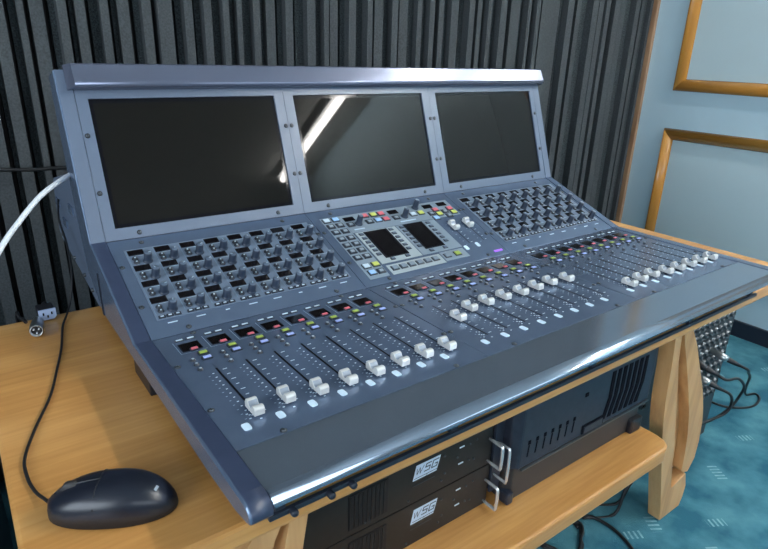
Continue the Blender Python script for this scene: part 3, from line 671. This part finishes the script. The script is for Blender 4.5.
# ------------------------------------------------------------------ amplifiers on the shelf
def stroke(b, pts, wd, mt, y):                  # flat lettering strokes on a plane facing -y, pts in (x, z)
    for (x0, z0), (x1, z1) in zip(pts, pts[1:]):
        v = Vector((x1-x0, z1-z0)); L = v.length; v /= L; nx, nz = -v.y*wd/2, v.x*wd/2; ex, ez = v.x*wd*.35, v.y*wd*.35
        b.face([(x0-ex+nx, y, z0-ez+nz), (x1+ex+nx, y, z1+ez+nz), (x1+ex-nx, y, z1+ez-nz), (x0-ex-nx, y, z0-ez-nz)], mt)
def amp(z0, lab):
    x0, x1, y = .037, .5196, .067
    t = empty('power_amplifier', ((x0+x1)/2, .25, z0), lab, 'amplifier', 'stacked power amplifiers')
    b = MB(); b.box(x0, x1, y, y+.004, z0+.0008, z0+.0881, 'ampf', bev=.0012); b.box(x0+.014, x1-.014, y+.004, .46, z0+.0004, z0+.0884, 'black')
    b.quad(0, 0, 0, 0, 0, 'ampf') if False else None
    g = build(b, 'body', t)
    b = MB(); b.box(x0+.178, x0+.250, y-.0012, y+.0002, z0+.012, z0+.076, 'grille')
    for q in range(9): b.box(x0+.1795+q*.0078, x0+.181+q*.0078, y-.0022, y-.0012, z0+.014, z0+.074, 'ampf')
    build(b, 'grille', t)
    # logo plate
    lx, lz = .366, z0+.0595; b = MB(); yy = y-.0008
    sk = .006
    b.poly_prism([(lx-.0275-sk*.2, y-.0007, lz-.0140), (lx+.0225-sk*.2, y-.0007, lz-.0140), (lx+.0275+sk*.2, y-.0007, lz+.0140), (lx-.0225, y-.0007, lz+.0140)], (0, .0008, 0), 'logo')
    pl = build(b, 'logo_plate', t)
    b = MB(); s = lambda px, pz: (lx+px*1.08+pz*.25, lz+pz+.0008)
    zt, zb = .0090, -.0040
    stroke(b, [s(-.0215, zt*.8), s(-.0190, zb), s(-.0155, zt*.8), s(-.0130, zb), s(-.0085, zt)], .0012, 'logo_ink', yy-.0004)
    stroke(b, [s(.0062, zt), s(-.0035, zt), s(-.0040, .003), s(.0052, .003), s(.0048, zb), s(-.0048, zb)], .0021, 'logo_ink', yy-.0004)
    stroke(b, [s(.0205, zt), s(.0100, zt), s(.0095, zb), s(.0195, zb), s(.0198, .002), s(.0148, .002)], .0021, 'logo_ink', yy-.0004)
    stroke(b, [(lx-.026, lz-.0100), (lx+.0235, lz-.0100)], .0013, 'logo_ink', yy-.0004)
    stroke(b, [(lx+.001, lz-.0105), (lx-.001, lz-.0135)], .0009, 'logo_ink', yy-.0004)
    build(b, 'lettering', pl)
    b = MB(); b.box(lx-.028, lx+.018, y-.0006, y+.0002, z0+.0335, z0+.0353, 'greymetal'); build(b, 'caption_strip', t)
    for dz in (.0680, .0345):
        b = MB(); b.box(.4375, .4485, y-.0012, y+.0002, z0+dz-.0012, z0+dz+.0012, 'key_white', bev=.0005); build(b, 'indicator_bar', t)
    dm = MB(); dm.lathe([(.0022, 0), (.0022, .0012), (.0014, .002), (0, .002)], 'greymetal', 10); dm = dm.mesh('control_dot')
    for (px, dz) in ((.404, .066), (.400, .018), (.462, .066), (.478, .069), (.462, .033), (.474, .030), (.434, .050), (.407, .030), (.33, .010), (.245, .012)):
        inst(dm, 'control_dot', t, Matrix.Translation((px, y, z0+dz)) @ Matrix.Rotation(math.pi/2, 4, 'X'))
    b = MB(); hx = .5115
    b.tube([(hx, y, z0+.056), (hx, y-.026, z0+.056), (hx, y-.031, z0+.051), (hx, y-.031, z0+.014), (hx, y-.026, z0+.009), (hx, y, z0+.009)], .0032, 'chrome', 10, 2); build(b, 'handle', t)
    b = MB(); hx = x0+.013
    b.tube([(hx, y, z0+.056), (hx, y-.026, z0+.056), (hx, y-.031, z0+.051), (hx, y-.031, z0+.014), (hx, y-.026, z0+.009), (hx, y, z0+.009)], .0032, 'chrome', 10, 2); build(b, 'handle', t)
amp(-.3712, 'lower black power amplifier with a pale logo plate, directly on the shelf')
amp(-.2820, 'upper black power amplifier with a pale logo plate, stacked on the other')

# ------------------------------------------------------------------ moulded case beside the amplifiers
Cs = empty('equipment_case', (.77, .2, -.3715), 'black moulded plastic equipment case with angled vent slots on the shelf', 'case')
b = MB(); fs = b.poly_prism([(.5425, .047, -.292), (.556, .032, -.292), (.978, .032, -.292), (.99, .047, -.292), (.99, .47, -.292), (.5425, .47, -.292)], (0, 0, .180), 'case'); b.bevel(fs, .004); build(b, 'upper_shell', Cs)
b = MB(); fs = b.poly_prism([(.548, .057, -.3712), (.560, .044, -.3712), (.970, .044, -.3712), (.982, .057, -.3712), (.982, .465, -.3712), (.548, .465, -.3712)], (0, 0, .079), 'case2'); b.bevel(fs, .003); build(b, 'lower_shell', Cs)
b = MB(); b.box(.562, .976, .028, .0325, -.2955, -.2915, 'screwm', bev=.001); build(b, 'edge_strip', Cs)
b = MB()
def slit(x0_, z0_, x1_, z1_, w_): 
    b.poly_prism([(x0_-w_/2, .0308, z0_), (x0_+w_/2, .0308, z0_), (x1_+w_/2, .0308, z1_), (x1_-w_/2, .0308, z1_)], (0, .002, 0), 'slot')
for q in range(7):
    xx = .820+q*.0195; kz = -.232
    slit(xx, -.172, xx, kz+.001, .0115); slit(xx, kz, xx-.012, -.280, .0115)
build(b, 'vent_slots', Cs); b = MB()
for q in range(7):
    xx = .578+q*.0215; b.box(xx-.003, xx+.003, .0308, .0325, -.244, -.236, 'slot'); slit(xx, -.246, xx-.002, -.270, .002)
build(b, 'vent_slots', Cs); b = MB(); b.box(.738, .808, .0306, .0325, -.2885, -.268, 'slot'); b.box(.743, .803, .0290, .0325, -.2885, -.273, 'case')
build(b, 'recessed_grip', Cs)
b = MB(); b.box(.731, .740, .0306, .0325, -.200, -.192, 'slot'); build(b, 'plug_hole', Cs)
b = MB(); b.box(.935, .975, .032, .050, -.3710, -.335, 'black', bev=.005); build(b, 'corner_foot', Cs)
b = MB(); b.box(.543, .560, .036, .060, -.3710, -.345, 'case', bev=.005); build(b, 'corner_foot', Cs)
b = MB(); b.box(.5205, .544, .062, .067, -.345, -.195, 'case'); build(b, 'mounting_flange', Cs)
b = MB(); hx = .5265
b.tube([(hx, .063, -.236), (hx, .038, -.234), (hx, .032, -.240), (hx, .032, -.300), (hx, .038, -.306), (hx, .063, -.306)], .0028, 'chrome', 10, 2); build(b, 'handle', Cs)

# ------------------------------------------------------------------ stage box with sockets
Sb = empty('stage_box', (1.39, .33, ZF), 'grey stage box covered in round metal sockets, on the carpet behind the right table leg', 'stage box')
sx0, sx1, sy, sz0, sz1 = 1.155, 1.637, .142, ZF+.012, -.262
b = MB(); b.box(sx0, sx1, sy, sy+.004, sz0, sz1, 'greymetal', bev=.001); b.box(sx0+.01, sx1-.01, sy+.004, .44, sz0, sz1-.002, 'black'); build(b, 'body', Sb)
sk = MB(); sk.lathe([(.0118, 0), (.0118, .002), (.0098, .003), (.0098, .008), (.0085, .0085), (.0080, .004), (0, .004)], 'socketm', 16); sk.lathe([(.0078, .0042), (0, .0043)], 'slot', 12); sk = sk.mesh('socket')
nr = 14; nc = 16
cnt = 0
for r in range(nr):
    for c in range(nc):
        px = sx0+.030+c*(.482-.06)/(nc-1); pz = sz1-.022-r*.0325
        if pz < sz0+.02: continue
        if px < 1.33 and not (px < 1.20 and -.46 < pz < -.34): continue
        cnt += 1
        if cnt > 98: continue
        inst(sk, 'socket', Sb, Matrix.Translation((px, sy, pz)) @ Matrix.Rotation(math.pi/2, 4, 'X'))
fo = MB(); fo.lathe([(.015, -.012), (.014, 0), (0, 0)], 'black', 12); fo = fo.mesh('rubber_foot')
for x, y in ((1.19, .18), (1.60, .18), (1.19, .41), (1.60, .41)): inst(fo, 'rubber_foot', Sb, Matrix.Translation((x, y, sz0+.0003)))
def plug(px, pz, path, lab, mt='nickel', yaw=0):
    t = empty('plugged_lead', (px, sy, pz), lab, 'lead', 'leads plugged into the stage box')
    mw = Matrix.Translation((px, sy-.004, pz)) @ Matrix.Rotation(math.pi/2+.25, 4, 'X') @ Matrix.Rotation(yaw, 4, 'Y')
    b = MB(); b.lathe([(0, -.002), (.0088, 0), (.0092, .018), (.0105, .019), (.0105, .042), (.0085, .050), (0, .050)], mt, 16, mw); o = build(b, 'plug_shell', t)
    b = MB(); b.lathe([(.0085, .048), (.0075, .062), (.0045, .085), (0, .085)], 'black', 14, mw); build(b, 'strain_relief', t)
    p0 = mw @ Vector((0, 0, .080)); p1 = mw @ Vector((0, 0, .105))
    b = MB(); b.tube([p0, p1]+path, .0040, 'cable', 8, 5); build(b, 'cable', t)
fl = ZF+.0038
plug(1.515, -.378, [(1.60, .055, -.44), (1.70, .08, -.50), (1.85, .13, -.62), (1.97, .16, -.70), (2.05, .16, fl), (2.03, .135, fl), (1.96, .125, fl), (1.90, .15, fl), (1.86, .20, fl), (1.86, .30, fl), (1.88, .42, fl)], 'black lead from the upper silver plug looping wide over the teal carpet', yaw=.25)
plug(1.435, -.430, [(1.505, .045, -.50), (1.50, .05, -.535), (1.45, .07, -.555), (1.36, .085, -.56), (1.20, .09, -.57), (1.12, .10, -.64), (1.08, .10, fl), (1.0, .14, fl)], 'black lead from the lower silver plug dropping behind the table leg', yaw=.25)
plug(1.385, -.365, [(1.46, .03, -.40), (1.55, .04, -.46), (1.585, .055, -.51), (1.57, .065, -.55), (1.50, .075, -.57), (1.40, .09, -.575), (1.24, .10, -.60), (1.16, .11, -.66), (1.12, .12, fl), (1.05, .17, fl)], 'black lead from the black plug nearest the table leg', 'black', yaw=.2)
b = MB(); pts = []
for q in range(34):
    a_ = q*.42; rr = .055+.010*math.sin(q*1.3); pts.append((.90+rr*math.cos(a_)*1.1, .125+rr*math.sin(a_)*.8, fl+.0034*(q//15)))
pts += [(1.0, .15, fl), (1.03, .11, fl), (1.03, .05, fl), (1.0, -.02, fl), (.94, -.10, fl)]
b.tube(pts, .0042, 'cable', 8, 3); tag(build(b, 'floor_cable'), 'black cable coiled on the carpet under the lower shelf', 'cable')

# added box, stands in for the darkness past the table's left end
b = MB(); b.box(-.85, -.215, .12, .95, ZF+.0005, -.24, 'black', bev=.01)
for z in (-.62, -.40): b.box(-.84, -.23, .116, .122, z-.003, z+.003, 'case2')
tag(build(b, 'added_dark_box'), 'added black box standing in for the darkness past the left end of the table', 'box')
